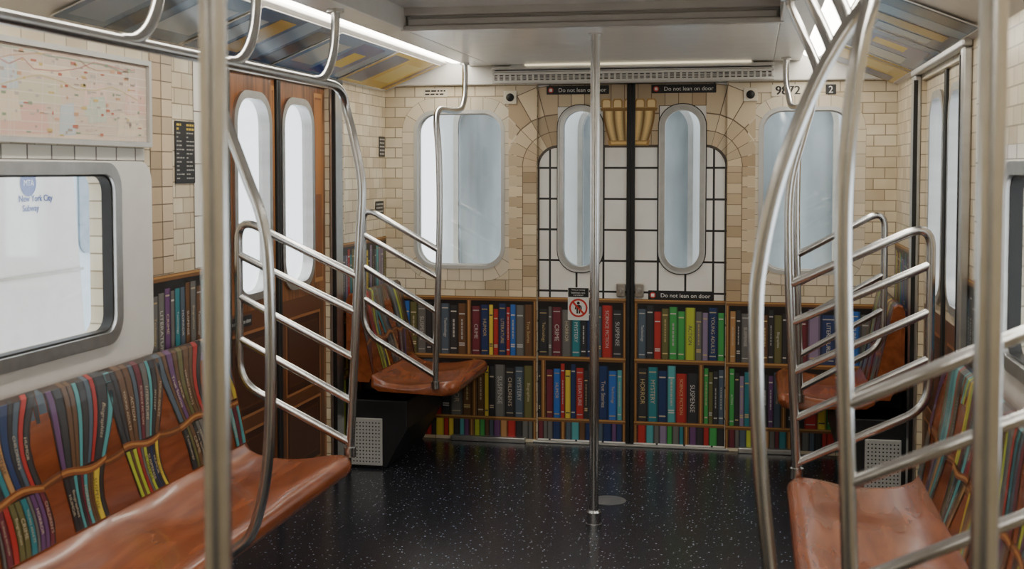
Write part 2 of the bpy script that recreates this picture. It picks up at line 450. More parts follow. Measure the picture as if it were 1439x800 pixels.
case(mb, .503, HW-.002, [
    [S('tan:10|dk:8|grey:14:SUSPENSE|dk:6|slate:13:CHILDREN\'S|brown:10|dk:9|olive:13:Biographies|dk:8'),
     S('maroon:11|lilac:9|navy:12:LITERATURE|red:8|blue:9:HUMOR|grey:12|brown:12:True Stories')],
    [S('green:9:ACTION|dk:8|lilac:8|teal:10|navy:10|green:9|dk:11:HORROR|purple:9|slate:12:Technology'),
     S('dk:12|red:9:CRIME|yellow:6|green:9|teal:11|grey:12:SUSPENSE|dk:12')], None],
    [(0, .83), (1, .80), (2, .83)], ends=(1, 0))
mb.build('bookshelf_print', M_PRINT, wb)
vs = MB(); vs.box(-HW, HW, 1.93, 2.14, -.07, .03)
vs.build('header_panel', M_WHITE, wb, fix=True, bevel=.006)

# --- end doors
def end_door(n, x0, x1, lab, rows, divs):
    s = -1 if x0 < 0 else 1
    w = (-.373, -.165, .945, 1.80) if s < 0 else (.165, .373, .945, 1.80)
    d = panel('door_%d' % n, [(x0, .012), (x1, .012), (x1, 1.928), (x0, 1.928)], [rrect(*w, .1)], .045, M_WTILE, END(6.405))
    struct(d, lab, 'door')
    mb = MB()
    if s < 0: rc = [(x0, -.392, 1.3, 1.928), (-.146, -.022, 1.3, 1.928), (-.392, -.146, 1.812, 1.928)]
    else: rc = [(.392, x1, 1.3, 1.928), (.022, .146, 1.3, 1.928), (.146, .392, 1.812, 1.928)]
    put_stones(mb, rc)
    for k in range(8):
        a, b = PI/2*k/8, PI/2*(k+1)/8
        mb.face([(s*.39+s*r*math.cos(t), 1.49+r*math.sin(t), .002) for r, t in ((.102, a), (.116, a), (.116, b), (.102, b))], (.08, .065, .05))
    a, b = sorted((s*.49, s*.499)); mb.rect(a, b, .79, 1.49, .002, (.08, .065, .05))
    a, b = sorted((s*.022, s*.146)); mb.rect(a, b, 1.592, 1.605, .0022, (.08, .065, .05))
    # golden lantern: glowing-coloured panes between dark ribs, flared towards a flat cap
    lim = (x0, -.022, 1, 2) if s < 0 else (.022, x1, 1, 2)
    def put(po, nn, col):
        q = clip(po, *lim)
        if q: mb.face([(u, v, nn) for u, v in q], col)
    cx0 = -.012
    def hwid(z):
        t = (z-1.63)/.155
        return .098+.034*math.sin(max(0, min(1, t))*PI/2)
    zs = [1.63+.155*i/8 for i in range(9)]
    put([(cx0-.105, 1.603), (cx0+.105, 1.603), (cx0+.112, 1.632), (cx0-.112, 1.632)], .0030, (.42, .24, .07))
    put([(cx0-.092, 1.610), (cx0+.092, 1.610), (cx0+.096, 1.624), (cx0-.096, 1.624)], .0034, (.80, .55, .20))
    put([(cx0+hwid(z)+.006, z) for z in zs]+[(cx0-hwid(z)-.006, z) for z in reversed(zs)], .0031, (.26, .13, .035))
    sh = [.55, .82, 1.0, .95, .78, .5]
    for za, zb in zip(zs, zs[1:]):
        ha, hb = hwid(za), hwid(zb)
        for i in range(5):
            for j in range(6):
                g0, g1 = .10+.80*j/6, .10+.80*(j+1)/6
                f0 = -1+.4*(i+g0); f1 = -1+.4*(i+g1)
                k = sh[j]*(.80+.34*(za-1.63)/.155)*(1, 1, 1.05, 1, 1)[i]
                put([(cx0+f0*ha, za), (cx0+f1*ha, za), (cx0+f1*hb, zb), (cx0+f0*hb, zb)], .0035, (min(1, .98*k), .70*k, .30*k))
    put([(cx0-.146, 1.785), (cx0+.146, 1.785), (cx0+.152, 1.80), (cx0-.152, 1.80)], .0038, (.30, .16, .045))
    for i in range(5):
        a = cx0-.148+.0592*i
        put([(a+.003, 1.80), (a+.056, 1.80), (a+.057, 1.838), (a+.048, 1.850), (a+.011, 1.850), (a+.002, 1.838)], .0038, (.50, .29, .09))
        put([(a+.010, 1.805), (a+.049, 1.805), (a+.049, 1.834), (a+.043, 1.843), (a+.016, 1.843), (a+.010, 1.834)], .0042, (.97, .76, .40))
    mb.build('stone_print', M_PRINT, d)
    mb = MB(); case(mb, x0+.002 if s < 0 else .022, -.022 if s < 0 else x1-.002, rows, divs, base=.02, ends=(0, 1) if s < 0 else (1, 0))
    mb.build('bookshelf_print', M_PRINT, d)
    panel('window_frame', rrect(w[0]-.018, w[1]+.018, w[2]-.018, w[3]+.018, .115), [rrect(w[0]+.013, w[1]-.013, w[2]+.013, w[3]-.013, .089)], .045, M_SATIN, None, d, .006)
    panel('frame_rim', rrect(w[0]-.018, w[1]+.018, w[2]-.018, w[3]+.018, .115), [rrect(w[0]-.010, w[1]+.010, w[2]-.010, w[3]+.010, .108)], .005, M_ALU, None, d, .0115)
    panel('gasket', rrect(w[0]-.023, w[1]+.023, w[2]-.023, w[3]+.023, .119), [rrect(w[0]-.016, w[1]+.016, w[2]-.016, w[3]+.016, .113)], .004, M_BLACKP, None, d, .0045)
    panel('pane', rrect(w[0], w[1], w[2], w[3], .1), [], .004, M_GLASS, None, d, -.03)
    mb = MB(); a, b = sorted((0.0005*s, s*.022)); mb.box(a, b, .012, 1.928, -.03, .012); mb.build('edge_gasket', M_BLACK, d, fix=True, bevel=.004)
    mb = MB(); a, b = sorted((s*.026, s*.072)); mb.box(a, b, .80, .872, .001, .022)
    lk = mb.build('lock', M_BRASS, d, fix=True, bevel=.005)
    mb = MB(); mb.tube([(s*.047, .836, .02), (s*.047, .836, .034)], .012, 14); mb.build('lock_cylinder', M_STEEL, lk, smooth=40)
    return d
end_door(1, -.5, 0, 'left end-door leaf with white tile print and narrow rounded window', [
    [S('dk:13:Technology|grey:5|maroon:13:CRIME|grey:13:HORROR|teal:12:MYSTERY|dk:8|navy:12|slate:8|red:14:SCIENCE FICTION|dk:13:SUSPENSE')],
    [S('dk:6'), S('maroon:10|blue:10:HUMOR|red:6|yellow:8|navy:7|red:11:LITERATURE|dk:6|slate:14|navy:13:True Stories|blue:12:Technology|cyan:7')], None],
    [(1, -.468), (2, -.36)])
end_door(2, 0, .5, 'right end-door leaf with white tile print and narrow rounded window', [
    [S('slate:10:Technology|dk:9|red:9|olive:9|green:10|green:9|lime:12:ACTION|grey:8|lilac:7|navy:11:YOUNG ADULTS|green:8')],
    [S('dk:12:HORROR|teal:12:MYSTERY|navy:11|cyan:10|red:13:SCIENCE FICTION|dk:13:SUSPENSE'), S('green:8|olive:8|dk:9|slate:10')], None],
    [(1, .375), (2, .30)])
mb = MB(); mb.box(-.52, .52, 6.375, 6.46, .0, .012); struct(mb.build('trim_2', M_SATIN, fix=True, bevel=.003), 'metal threshold under the end doors', 'trim')
for k, (a, b) in enumerate(((-.97, -.56), (.57, .86))):
    mb = MB(); mb.box(a, b, 6.345, 6.379, .0, .028)
    struct(mb.build('trim_%d' % (3+k), M_SATIN, fix=True, bevel=.004), ('low metal kick strip left of the end doors', 'low metal kick strip right of the end doors')[k], 'trim')
def end_window(n, w, lab):
    r = .11
    o = panel('window_%d' % n, rrect(w[0]-.009, w[1]+.009, w[2]-.009, w[3]+.009, r+.009), [rrect(w[0]+.011, w[1]-.011, w[2]+.011, w[3]-.011, r-.007)], .085, M_ALU, END(YE-.006))
    struct(o, lab, 'window')
    panel('gasket', rrect(w[0]+.010, w[1]-.010, w[2]+.010, w[3]-.010, r-.006), [rrect(w[0]+.017, w[1]-.017, w[2]+.017, w[3]-.017, r-.012)], .012, M_GREYP, None, o, -.038)
    panel('pane', rrect(w[0], w[1], w[2], w[3], r), [], .004, M_GLASS, None, o, -.05)
end_window(1, WL, 'rounded window in the end wall left of the doors')
end_window(2, WR, 'rounded window in the end wall right of the doors')

# --- side walls
def side_wall(side):
    L = side < 0; M = LEFT if L else RIGHT
    nm = 'left' if L else 'right'
    U = (lambda y: y) if L else (lambda y: -y)
    def R(a, b): return tuple(sorted((U(a), U(b))))
    wy1 = 3.46 if L else 3.50
    g = R(1.85, wy1)+(.965, 1.462)
    outer = [(U(y), z) for y, z in ((YB, 0), (4.30, 0), (4.30, 1.86), (5.48, 1.86), (5.48, 0), (6.45, 0), (6.45, 1.92), (YB, 1.92))]
    w = panel('wall_'+nm, outer, [rrect(*g, .05)], .06, M_TILE, M)
    struct(w, '%s side wall of the car with printed tile and bookshelf' % nm, 'wall')
    mb = MB()
    zz = ((1.09, 1.112), (.765, .79), (.43, .455))
    for (a, b) in ((wy1+.27, 4.25), (5.60, 6.378)):
        case(mb, *R(a, b), None, [], zs=zz, base=.14)
    mb.build('bookshelf_print', M_PRINT, w)
    mb = MB(); rg = random.Random(3)
    for ua, ub, c0 in ((wy1+.28, wy1+.36, (.54, .40, .25)), (wy1+.36, wy1+.44, (.68, .54, .37)), (4.06, 4.15, (.84, .82, .75)), (5.62, 5.69, (.60, .47, .31))):
        z = 1.115
        while z < 1.86:
            f = rg.uniform(.78, 1.12); h = .06 if c0[0] < .7 else .19
            mb.rect(*R(ua, ub), z, min(z+h, 1.9), .0012, (.16, .11, .07)); mb.rect(*R(ua+.003, ub-.003), z+.002, min(z+h, 1.9)-.002, .0018, tuple(x*f for x in c0))
            z += h
    y = 1.72
    mb.rect(*R(1.7, wy1+.24), 1.501, 1.544, .0012, (.05, .045, .04))
    while y < wy1+.2:
        f = rg.uniform(.9, 1.05); mb.rect(*R(y+.003, min(y+.117, wy1+.24)), 1.504, 1.543, .0018, (.78*f, .76*f, .71*f)); y += .12
    mb.build('stone_print', M_PRINT, w)
    wn = panel('window_%d' % (3 if L else 4), rrect(*R(1.7, wy1+.25), .83, 1.50, .07), [rrect(g[0], g[1], g[2], g[3], .05)], .03, M_WHITE, M, None, .022, bevel=.010)
    struct(wn, '%s bench window set in a white moulded surround' % nm, 'window')
    panel('window_frame', rrect(g[0]-.035, g[1]+.035, g[2]-.035, g[3]+.035, .085), [rrect(g[0]+.004, g[1]-.004, g[2]+.004, g[3]-.004, .055)], .03, M_SATIN, None, wn, .034, bevel=.006)
    panel('gasket', rrect(g[0]+.004, g[1]-.004, g[2]+.004, g[3]-.004, .056), [rrect(g[0]+.010, g[1]-.010, g[2]+.010, g[3]-.010, .049)], .034, M_BLACK, None, wn, .022)
    panel('pane', rrect(g[0]+.004, g[1]-.004, g[2]+.004, g[3]-.004, .046), [], .004, M_GLASS, None, wn, -.01)
    for k, (a, b, wa, wb2) in enumerate(((4.302, 4.888, 4.46, 4.79), (4.892, 5.478, 4.95, 5.29))):
        n = (3 if L else 5)+k
        ww = R(wa, wb2)+(.965, 1.768); uu = R(a, b)
        d = panel('door_%d' % n, [(uu[0], .012), (uu[1], .012), (uu[1], 1.858), (uu[0], 1.858)], [rrect(*ww, .11)], .04, M_WOOD if L else M_TILE, M @ Matrix.Translation((0, 0, -.02)))
        struct(d, '%s side-door leaf %s %s with a rounded window' % (nm, ('nearer the bench', 'nearer the end wall')[k], 'printed as dark wood' if L else 'printed as pale tile'), 'door')
        panel('window_frame', rrect(ww[0]-.025, ww[1]+.025, ww[2]-.025, ww[3]+.025, .13), [rrect(ww[0]+.006, ww[1]-.006, ww[2]+.006, ww[3]-.006, .105)], .05, M_SATIN, None, d, .012)
        panel('pane', rrect(*ww, .11), [], .004, M_GLASS, None, d, -.02)
        e = b if k == 0 else a
        sg = -1 if k == 0 else 1
        mb = MB(); u = R(e, e+sg*.022); mb.box(u[0], u[1], .012, 1.858, -.03, .012); mb.build('edge_gasket', M_BLACK, d, fix=True, bevel=.004)
        mb = MB()
        u = R(a+.03, b-.03); mb.rect(u[0], u[1], .06, .90, .0008, (.12, .042, .016))
        for (z0, z1, c) in ((.12, .42, (.045, .016, .008)), (.47, .82, (.045, .016, .008))):
            u = R(a+.08, b-.08); mb.rect(u[0], u[1], z0, z1, .0012, (.34, .14, .05)); mb.rect(u[0]+.012, u[1]-.012, z0+.012, z1-.012, .0018, c); mb.rect(u[0]+.04, u[1]-.04, z0+.04, z1-.04, .0021, (.11, .04, .016)); mb.rect(u[0]+.048, u[1]-.048, z0+.048, z1-.048, .0024, (.065, .023, .011))
        if L:
            u = R(*((4.825, 4.862) if k == 0 else (5.335, 5.44))); mb.rect(u[0], u[1], .95, 1.83, .0012, (.50, .24, .08)); mb.rect(u[0]+.008, u[1]-.008, .97, 1.81, .0018, (.24, .085, .028)); mb.rect(u[0]+.014, u[1]-.014, 1.36, 1.80, .0021, (.40, .165, .05))
        mb.build('panel_print', M_PRINT, d)
    for k, (a, b) in enumerate(((4.235, 4.30), (5.48, 5.595))):
        mb = MB(); u = R(a, b); mb.box(u[0], u[1], 0, 1.88, .001, .030)
        t = mb.build('trim_%d' % ((5 if L else 8)+k), M_SATIN, None, M, fix=True, bevel=.006)
        struct(t, 'stainless door post on the %s, %s' % (nm, ('on the bench side', 'on the end-wall side')[k]), 'trim')
        mb = MB(); u = R(*((b-.008, b+.004) if k == 0 else (a-.004, a+.008))); mb.box(u[0], u[1], 0.01, 1.86, .016, .033); mb.build('gasket', M_BLACK, t, fix=True)
    mb = MB(); u = R(4.235, 5.595); mb.box(u[0], u[1], 1.882, 1.915, .001, .034)
    struct(mb.build('trim_%d' % (7 if L else 10), M_BLACKP if L else M_SATIN, None, M, fix=True, bevel=.006), '%s header strip over the %s side doors' % ('dark' if L else 'silver', nm), 'trim')
side_wall(-1); side_wall(1)
mb = MB(); mb.box(-HW-.05, HW+.05, YB-.06, YB, 0, 2.16)
struct(mb.build('wall_front', M_GREYP, fix=True), 'plain grey bulkhead behind the viewer', 'wall')

# ------------------------------------------------------------------ lights
for s in (-1, 1):
    lab = 'long glowing ceiling strip light on the %s side' % ('left' if s < 0 else 'right')
    r = empty('ceiling_light', (s*.925, 3, 2.085), lab, 'light')
    mb = MB(); a, b = sorted((s*.868, s*.982)); mb.box(a, b, -2.3, 6.32, 2.068, 2.0845); mb.build('housing', M_ALU, r, off(r), fix=True)
    mb = MB()
    prof = [(s*(.925+.052*math.cos(t)), 2.067-.026*math.sin(t)) for t in [PI*k/8 for k in range(9)]]
    mb.prism(prof, -2.28, 6.30); mb.build('diffuser', M_LIGHT, r, off(r), fix=True, smooth=40)

r = empty('ventilation_grille', (0, 6.33, 1.94), 'long slotted ventilation grille above the end doors', 'vent')
mb = MB()
mb.box(-.735, .735, 6.325, 6.349, 1.935, 1.950); mb.box(-.735, .735, 6.325, 6.349, 1.978, 1.992); mb.box(-.735, .735, 6.31, 6.349, 2.006, 2.022)
mb.box(-.735, -.72, 6.325, 6.349, 1.95, 2.006); mb.box(.72, .735, 6.325, 6.349, 1.95, 2.006)
mb.build('frame', M_WHITE, r, off(r), fix=True, bevel=.003)
mb = MB(); mb.box(-.72, .72, 6.343, 6.349, 1.95, 2.006); mb.build('backing', M_BLACKP, r, off(r), fix=True)
mb = MB()
for z in (1.957, 1.964, 1.971): mb.box(-.72, .72, 6.330, 6.343, z-.0016, z+.0016)
for k in range(46):
    x = -.70+k*.0311; mb.box(x-.005, x+.005, 6.328, 6.343, 1.95, 1.978)
mb.box(-.72, .72, 6.332, 6.343, 1.994, 2.000)
mb.build('slats', M_WHITE, r, off(r), fix=True)
r = empty('ceiling_light', (0, 6.30, 2.028), 'thin warm light line above the ventilation grille', 'light')
mb = MB(); mb.box(-.55, .62, 6.290, 6.305, 2.022, 2.0295); mb.build('diffuser', M_SLIT, r, off(r), fix=True)
mb = MB(); mb.box(-.63, .63, 6.305, 6.3095, 2.012, 2.0295); mb.build('housing', M_ALU, r, off(r), fix=True)

# ------------------------------------------------------------------ poles and rails
TR = .0155
def pole(x, y, top, lab, r=.0205):
    e = empty('grab_pole', (x, y, 0), lab, 'pole', 'straight floor-to-ceiling poles')
    mb = MB(); mb.tube([(x, y, .002), (x, y, top)], r, 24); mb.build('pole', M_STEEL, e, off(e), smooth=40)
    mb = MB(); mb.tube([(x, y, 0), (x, y, .008), (x, y, .0085), (x, y, .055), (x, y, .064)], [r+.014, r+.014, r+.010, r+.010, r+.004], 20); mb.build('base_collar', M_STEEL, e, off(e), smooth=30)
    mb = MB(); mb.tube([(x, y, top-.03), (x, y, top-.008), (x, y, top-.0075), (x, y, top)], [r+.003, r+.004, r+.010, r+.010], 20); mb.build('ceiling_collar', M_STEEL, e, off(e), smooth=30)
pole(0, 4.93, 2.03, 'steel floor-to-ceiling pole in front of the end doors', .0195)
pole(0, 1.365, 2.115, 'thick blurred steel pole close at the left of the view', .0165)
pole(.92, 1.545, 2.03, 'thick blurred steel pole close at the right edge', .0165)

TABN = [(1.68, .79), (1.58, .765), (1.42, .737), (1.2, .747), (.8, .768), (.44, .787)]
TABR = [(1.68, .822), (1.58, .795), (1.42, .758), (1.2, .755), (.8, .772), (.44, .790)]
TABG = [(1.68, .806), (1.58, .793), (1.42, .782), (1.2, .785), (.8, .800), (.44, .815)]
TABF = [(1.68, .842), (1.55, .832), (1.3, .828), (1.0, .834), (.7, .845), (.43, .852)]
def xat(tab, z):
    for (z0, x0), (z1, x1) in zip(tab, tab[1:]):
        if z1 <= z <= z0: return x0+(x1-x0)*(z0-z)/(z0-z1)
    return tab[-1][1]
def guard(e, s, y, tab, xo=1.21, r=.0150):
    az = [1.09, .96, .794, .636, .485]; wz = [1.30, 1.163, 1.009, .853, .69]
    mb = MB()
    p = fillet([(s*xat(tab, az[0]), y, az[0]), (s*xo, y, wz[0]), (s*xo, y, wz[4]), (s*xat(tab, az[4]), y, az[4])], .085)
    mb.tube(p, r, 12); mb.build('guard_loop', M_STEEL, e, off(e), smooth=40)
    for k in (1, 2, 3):
        mb = MB(); mb.tube([(s*xat(tab, az[k]), y, az[k]), (s*xo, y, wz[k])], r*.93, 12); mb.build('guard_bar', M_STEEL, e, off(e), smooth=40)
def stanchion(e, s, y, tab, ydir, xr, zr=1.77, r=TR):
    x0 = tab[0][1]
    p = [(s*xr, y-ydir*.19, zr), (s*(xr*.8+x0*.2), y-ydir*.09, zr-.006), (s*(xr*.5+x0*.5), y-ydir*.025, zr-.035), (s*x0, y, 1.68)]+[(s*x, y, z) for z, x in tab[1:]]
    mb = MB(); mb.tube(catmull(p), r, 14); mb.build('stanchion', M_STEEL, e, off(e), smooth=40)
    mb = MB(); z, x = tab[-1]; mb.tube([(s*x, y, z-.005), (s*x, y, z+.03)], .022, 14); mb.build('stanchion_foot', M_STEEL, e, off(e), smooth=40)
def bracket(e, s, x, y, zc, dx):
    # looped hanger: leaves the rail, sweeps up and in, and meets the ceiling
    mb = MB(); mb.tube(catmull([(s*x, y-.14, 1.772), (s*x, y-.07, 1.781), (s*(x-dx*.06), y-.01, 1.812), (s*(x-dx*.30), y+.03, 1.868), (s*(x-dx*.68), y+.042, 1.94), (s*(x-dx*.95), y+.04, 1.995), (s*(x-dx), y+.04, zc)]), TR, 12); mb.build('hanger', M_STEEL, e, off(e), smooth=40)
    mb = MB(); mb.tube([(s*(x-dx), y+.04, zc-.012), (s*(x-dx), y+.04, zc)], .030, 16); mb.build('ceiling_flange', M_STEEL, e, off(e), smooth=40)
for s in (-1, 1):
    e = empty('grab_rail', (s*.78, 4.14, .44), 'curved steel overhead rail and sloping bars at the end of the %s long bench' % ('left' if s < 0 else 'right'), 'handrail', 'long bench rails')
    tb = TABN if s < 0 else TABR
    stanchion(e, s, 4.14, tb, 1, .80 if s < 0 else .83)
    guard(e, s, 4.14, tb)
    mb = MB()
    if s > 0:
        stanchion(e, s, 2.02, TABG, -1, .835, r=.0140); guard(e, s, 2.02, TABG, 1.25, r=.0125)
        mb.tube([(.835, 2.2, 1.77), (.833, 2.7, 1.77), (.83, 3.1, 1.77), (.83, 3.96, 1.77)], TR, 14)
    else:
        mb.tube([(-.80, .7, 1.77), (-.80, 2.0, 1.77), (-.80, 3.96, 1.77)], TR, 14)
    mb.build('overhead_rail', M_STEEL, e, off(e), smooth=40)
    mb = MB()
    if s < 0: mb.tube(catmull([(s*.80, 3.05, 1.77), (s*.77, 3.05, 1.645), (s*.70, 3.05, 1.46), (s*.655, 3.05, 1.34), (s*.637, 3.05, 1.2), (s*.634, 3.05, .9), (s*.648, 3.05, .66), (s*.69, 3.05, .49), (s*.752, 3.05, .425)]), TR, 14)
    else: mb.tube(catmull([(.834, 2.25, 1.77), (.785, 2.25, 1.70), (.735, 2.25, 1.60), (.682, 2.25, 1.45), (.653, 2.25, 1.31), (.645, 2.25, 1.2), (.652, 2.25, .98), (.672, 2.25, .76), (.70, 2.25, .56), (.752, 2.25, .425)]), .0140, 14)
    mb.build('curved_stanchion', M_STEEL, e, off(e), smooth=40)
    for y in ((1.3, 2.72, 3.3, 3.98) if s < 0 else (2.72, 3.3, 3.98)): bracket(e, s, .80 if s < 0 else .832, y, 2.03, .012 if s < 0 else .085)
    e = empty('grab_rail', (s*.85, 5.58, .43), 'short curved steel rail and sloping bars beside the %s corner seat' % ('left' if s < 0 else 'right'), 'handrail', 'corner seat rails')
    stanchion(e, s, 5.58, TABF, -1, .852)
    xt = .84 if s < 0 else .79
    mb = MB(); mb.tube(catmull([(s*.852, 5.765, 1.77), (s*.852, 5.9, 1.772), (s*(.84+xt)/2, 6.05, 1.785), (s*(.84+3*xt)/4, 6.13, 1.84), (s*xt, 6.15, 1.92), (s*xt, 6.15, 2.03)]), TR, 12); mb.build('overhead_rail', M_STEEL, e, off(e), smooth=40)
    mb = MB(); mb.tube([(s*xt, 6.15, 2.018), (s*xt, 6.15, 2.03)], .024, 16); mb.build('ceiling_flange', M_STEEL, e, off(e), smooth=40)
    guard(e, s, 5.58, TABF)

# ------------------------------------------------------------------ benches
SEATP = [(.165, .475), (.19, .455), (.23, .438), (.28, .431), (.33, .428), (.38, .430), (.43, .436), (.48, .444), (.52, .450), (.55, .452), (.572, .448), (.586, .436), (.591, .420), (.588, .402), (.576, .388), (.555, .380), (.20, .392), (.165, .42)]
BACKP = [(.17, .478), (.095, .838), (.088, .862), (.072, .873), (.05, .868), (.04, .85), (.04, .60), (.10, .44), (.155, .44)]
TOPL = [(.17, .478), (.095, .838), (.088, .862), (.072, .873), (.05, .868)]
CUM = [0]
for (a, b), (c, d) in zip(TOPL, TOPL[1:]): CUM.append(CUM[-1]+math.hypot(c-a, d-b))
def on_back(v, n):
    v = min(max(v, 0), CUM[-1])
    for i in range(len(CUM)-1):
        if v <= CUM[i+1]+1e-9:
            t = (v-CUM[i])/(CUM[i+1]-CUM[i]); (a, b), (c, d) = TOPL[i], TOPL[i+1]
            L = CUM[i+1]-CUM[i]; na, nz = (d-b)/L, -(c-a)/L
            if t > .999 and i < len(CUM)-2:
                (c2, d2) = TOPL[i+2]; L2 = CUM[i+2]-CUM[i+1]; na, nz = (na+(d2-d)/L2)/2, (nz-(c2-c)/L2)/2
            return a+(c-a)*t+na*n, b+(d-b)*t+nz*n
def loft(prof, s, ys, f, g=None):
    mb = MB(); n = len(prof); vs = []
    for y in ys:
        for (a, z) in prof: vs.append((s*(HW-a-(g(a, y) if g else 0)), y, z+f(a, y, z)))
    fs = [tuple(range(n)), tuple(range(len(vs)-1, len(vs)-n-1, -1))]
    for i in range(len(ys)-1):
        for k in range(n): fs.append((i*n+k, i*n+(k+1) % n, (i+1)*n+(k+1) % n, (i+1)*n+k))
    mb.add(vs, fs); return mb
def bench(s, y0, y1, lab, seed, seats, domes, group):
    L = y1-y0; W = L/seats
    e = empty('bench', (s*1.05, (y0+y1)/2, 0), lab, 'bench', group)
    N = max(14, int(L/.03)); ys = [y0+L*i/N for i in range(N+1)]
    for q in (.004, .010, .018, .028): ys += [y0+q, y1-q]
    ys = sorted(set(ys))
    def ed(y): return max(0, 1-min(y-y0, y1-y)/.035)
    def f(a, y, z):
        k = ed(y)
        if a < .18: return 0
        lip = (-.020 if z > .42 else .006)*(k**2.2)
        if z < .422 and a < .57: return lip
        t = math.sin(PI*((y-y0) % W)/W)**2
        w = max(0, 1-abs((a-.36)/.22)); return -.016*t*w+lip
    def g(a, y): return -.035*(max(0, 1-min(y-y0, y1-y)/.06)**2) if a > .45 else 0
    loft(SEATP, s, ys, f, g).build('seat', M_SEAT, e, off(e), smooth=50, fix=True)
    bk = loft(BACKP, s, [y0, y0+.01, y1-.01, y1], lambda a, y, z: -.008 if (y in (y0, y1) and z > .8) else 0).build('backrest', M_SEAT, e, off(e), smooth=35, fix=True)
    H = CUM[1]; T = CUM[-1]
    mb = MB(); rg = random.Random(seed)
    pal = ['dk', 'dk', 'dk', 'grey', 'grey', 'brown', 'brown', 'maroon', 'maroon', 'slate', 'olive', 'navy', 'cyan', 'cyan', 'teal', 'lime', 'lime', 'yellow', 'tan', 'red', 'purple', 'brown', 'dk']
    n = .0010; lo, hi = .012, L-.012
    cl = lambda x: min(max(x, lo), hi)
    def strip(u0f, u1f, va, vb, nn, col, K=8):
        br = [va]+[va+(vb-va)*k/K for k in range(1, K)]+[c for c in CUM if va < c < vb]+[vb]; br = sorted(set(br))
        for p, q in zip(br, br[1:]):
            A = [cl(u0f(p)), cl(u1f(p)), cl(u1f(q)), cl(u0f(q))]
            if A[1]-A[0] > .0005 or A[2]-A[3] > .0005: mb.face([(A[0], p, nn), (A[1], p, nn), (A[2], q, nn), (A[3], q, nn)], col)
    P = L/domes
    # a printed shelf running the whole length and a band of book tops along the upper edge keep the artwork continuous
    for (va, vb, nn, cc) in ((H*.392, H*.458, n*.4, (.15, .045, .015)), (H*.418, H*.436, n*.6, (.32, .13, .04))):
        for j in range(domes*8):
            a, b = L*j/(domes*8), L*(j+1)/(domes*8); da, db = .010*math.sin(a*15), .010*math.sin(b*15)
            a, b = cl(a), cl(b)
            if b-a > .001: mb.face([(a, va+da, nn), (b, va+db, nn), (b, vb+db, nn), (a, vb+da, nn)], cc)
    u = lo
    while u < hi-.01:
        w_ = rg.uniform(.02, .04); c = tuple(x*.8 for x in BC[rg.choice(pal)]); u0_, u1_ = u, min(u+w_-.003, hi); lo_ = H*rg.uniform(.86, .95)
        strip(lambda v: u0_, lambda v: u1_, lo_, T-.006, n*.5, c); u += w_
    for k in range(domes+1):
        uc = P*k+rg.uniform(-.02, .02); ph = rg.uniform(0, 6.28); lean_ = rg.uniform(-.12, .12)
        nb = rg.choice((8, 9, 10)) if L > 1 else rg.choice((5, 6))
        ws = [rg.uniform(.016, .040) for _ in range(nb)]; tot = sum(ws)
        sc = P*.84/tot; ws = [w*sc for w in ws]; tot = P*.84
        def warp(q, v):     # q in -.5 .. .5 across the cluster
            t = v/H
            wid = tot*(.66+.44*t**1.6+.12*math.sin(t*5+ph))
            return uc+lean_*v+.032*math.sin(t*4.2+ph)+q*wid
        tops_ = T-.004
        strip(lambda v: warp(-.5, v)-.006, lambda v: warp(.5, v)+.006, 0, tops_, n, (.035, .014, .008))
        u = -.5
        for w in ws:
            q0, q1 = u, u+w/tot-.010; u += w/tot
            for (va, vb) in ((.0, H*.40), (H*.45, tops_-rg.uniform(.004, .04))):
                c = tuple(x*.85 for x in BC[rg.choice(pal)]); t = rg.choice(TITLES)
                strip(lambda v: warp(q0, v), lambda v: warp(q1, v), va, vb, n+.0004, c)
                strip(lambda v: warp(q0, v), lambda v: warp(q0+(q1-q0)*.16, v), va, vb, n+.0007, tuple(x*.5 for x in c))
                vm = (va+min(vb, H))/2; um = warp((q0+q1)/2, vm)
                if w > .027 and .07 < um < L-.07 and rg.random() < .8:
                    sl = (warp((q0+q1)/2, vm+.03)-warp((q0+q1)/2, vm-.03))/.06
                    mb.text(t, um, vm, n+.0009, w*.42, (.50, .42, .30) if c[0] < .3 else (.05, .04, .04), (min(vb, H)-va)*.6, -PI/2-math.atan(sl))
        for (va, vb, nn, cc) in ((H*.395, H*.455, n+.0011, (.22, .07, .022)), (H*.418, H*.438, n+.0014, (.44, .20, .06))):
            for j in range(8):
                a, b = -.53+1.06*j/8, -.53+1.06*(j+1)/8
                da, db = .009*math.sin(a*5+ph), .009*math.sin(b*5+ph)
                pts = [(cl(warp(a, va)), va+da, nn), (cl(warp(b, va)), va+db, nn), (cl(warp(b, vb)), vb+db, nn), (cl(warp(a, vb)), vb+da, nn)]
                if pts[1][0]-pts[0][0] > .001: mb.face(pts, cc)
    mb.v = [(s*(HW-on_back(v, nn)[0]), (y0+u_) if s < 0 else (y1-u_), on_back(v, nn)[1]) for u_, v, nn in mb.v]
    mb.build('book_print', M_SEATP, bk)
    for y in ([y0+.25, y1-.25] if L > 1 else [(y0+y1)/2]):
        mb = MB()
        mb.prism([(s*(HW-p), z) for p, z in [(.008, .22), (.06, .22), (.48, .365), (.48, .384), (.008, .391)]], y-.02, y+.02)
        mb.build('support', M_BLACKP, e, off(e), fix=True)
    if L > 1:
        mb = MB(); a, b = sorted((s*1.30, s*1.06)); mb.box(a, b, y0+.1, y1-.40, .0005, .36)
        mb.build('base_cabinet', M_BLACKP, e, off(e), fix=True, bevel=.006)
    return e
bench(-1, 2.05, 4.118, 'long red-brown bench under the left window with book pattern on its back', 4, 4, 6, 'long benches')
bench(1, 2.05, 4.118, 'long red-brown bench on the right with book pattern on its back', 9, 4, 7, 'long benches')
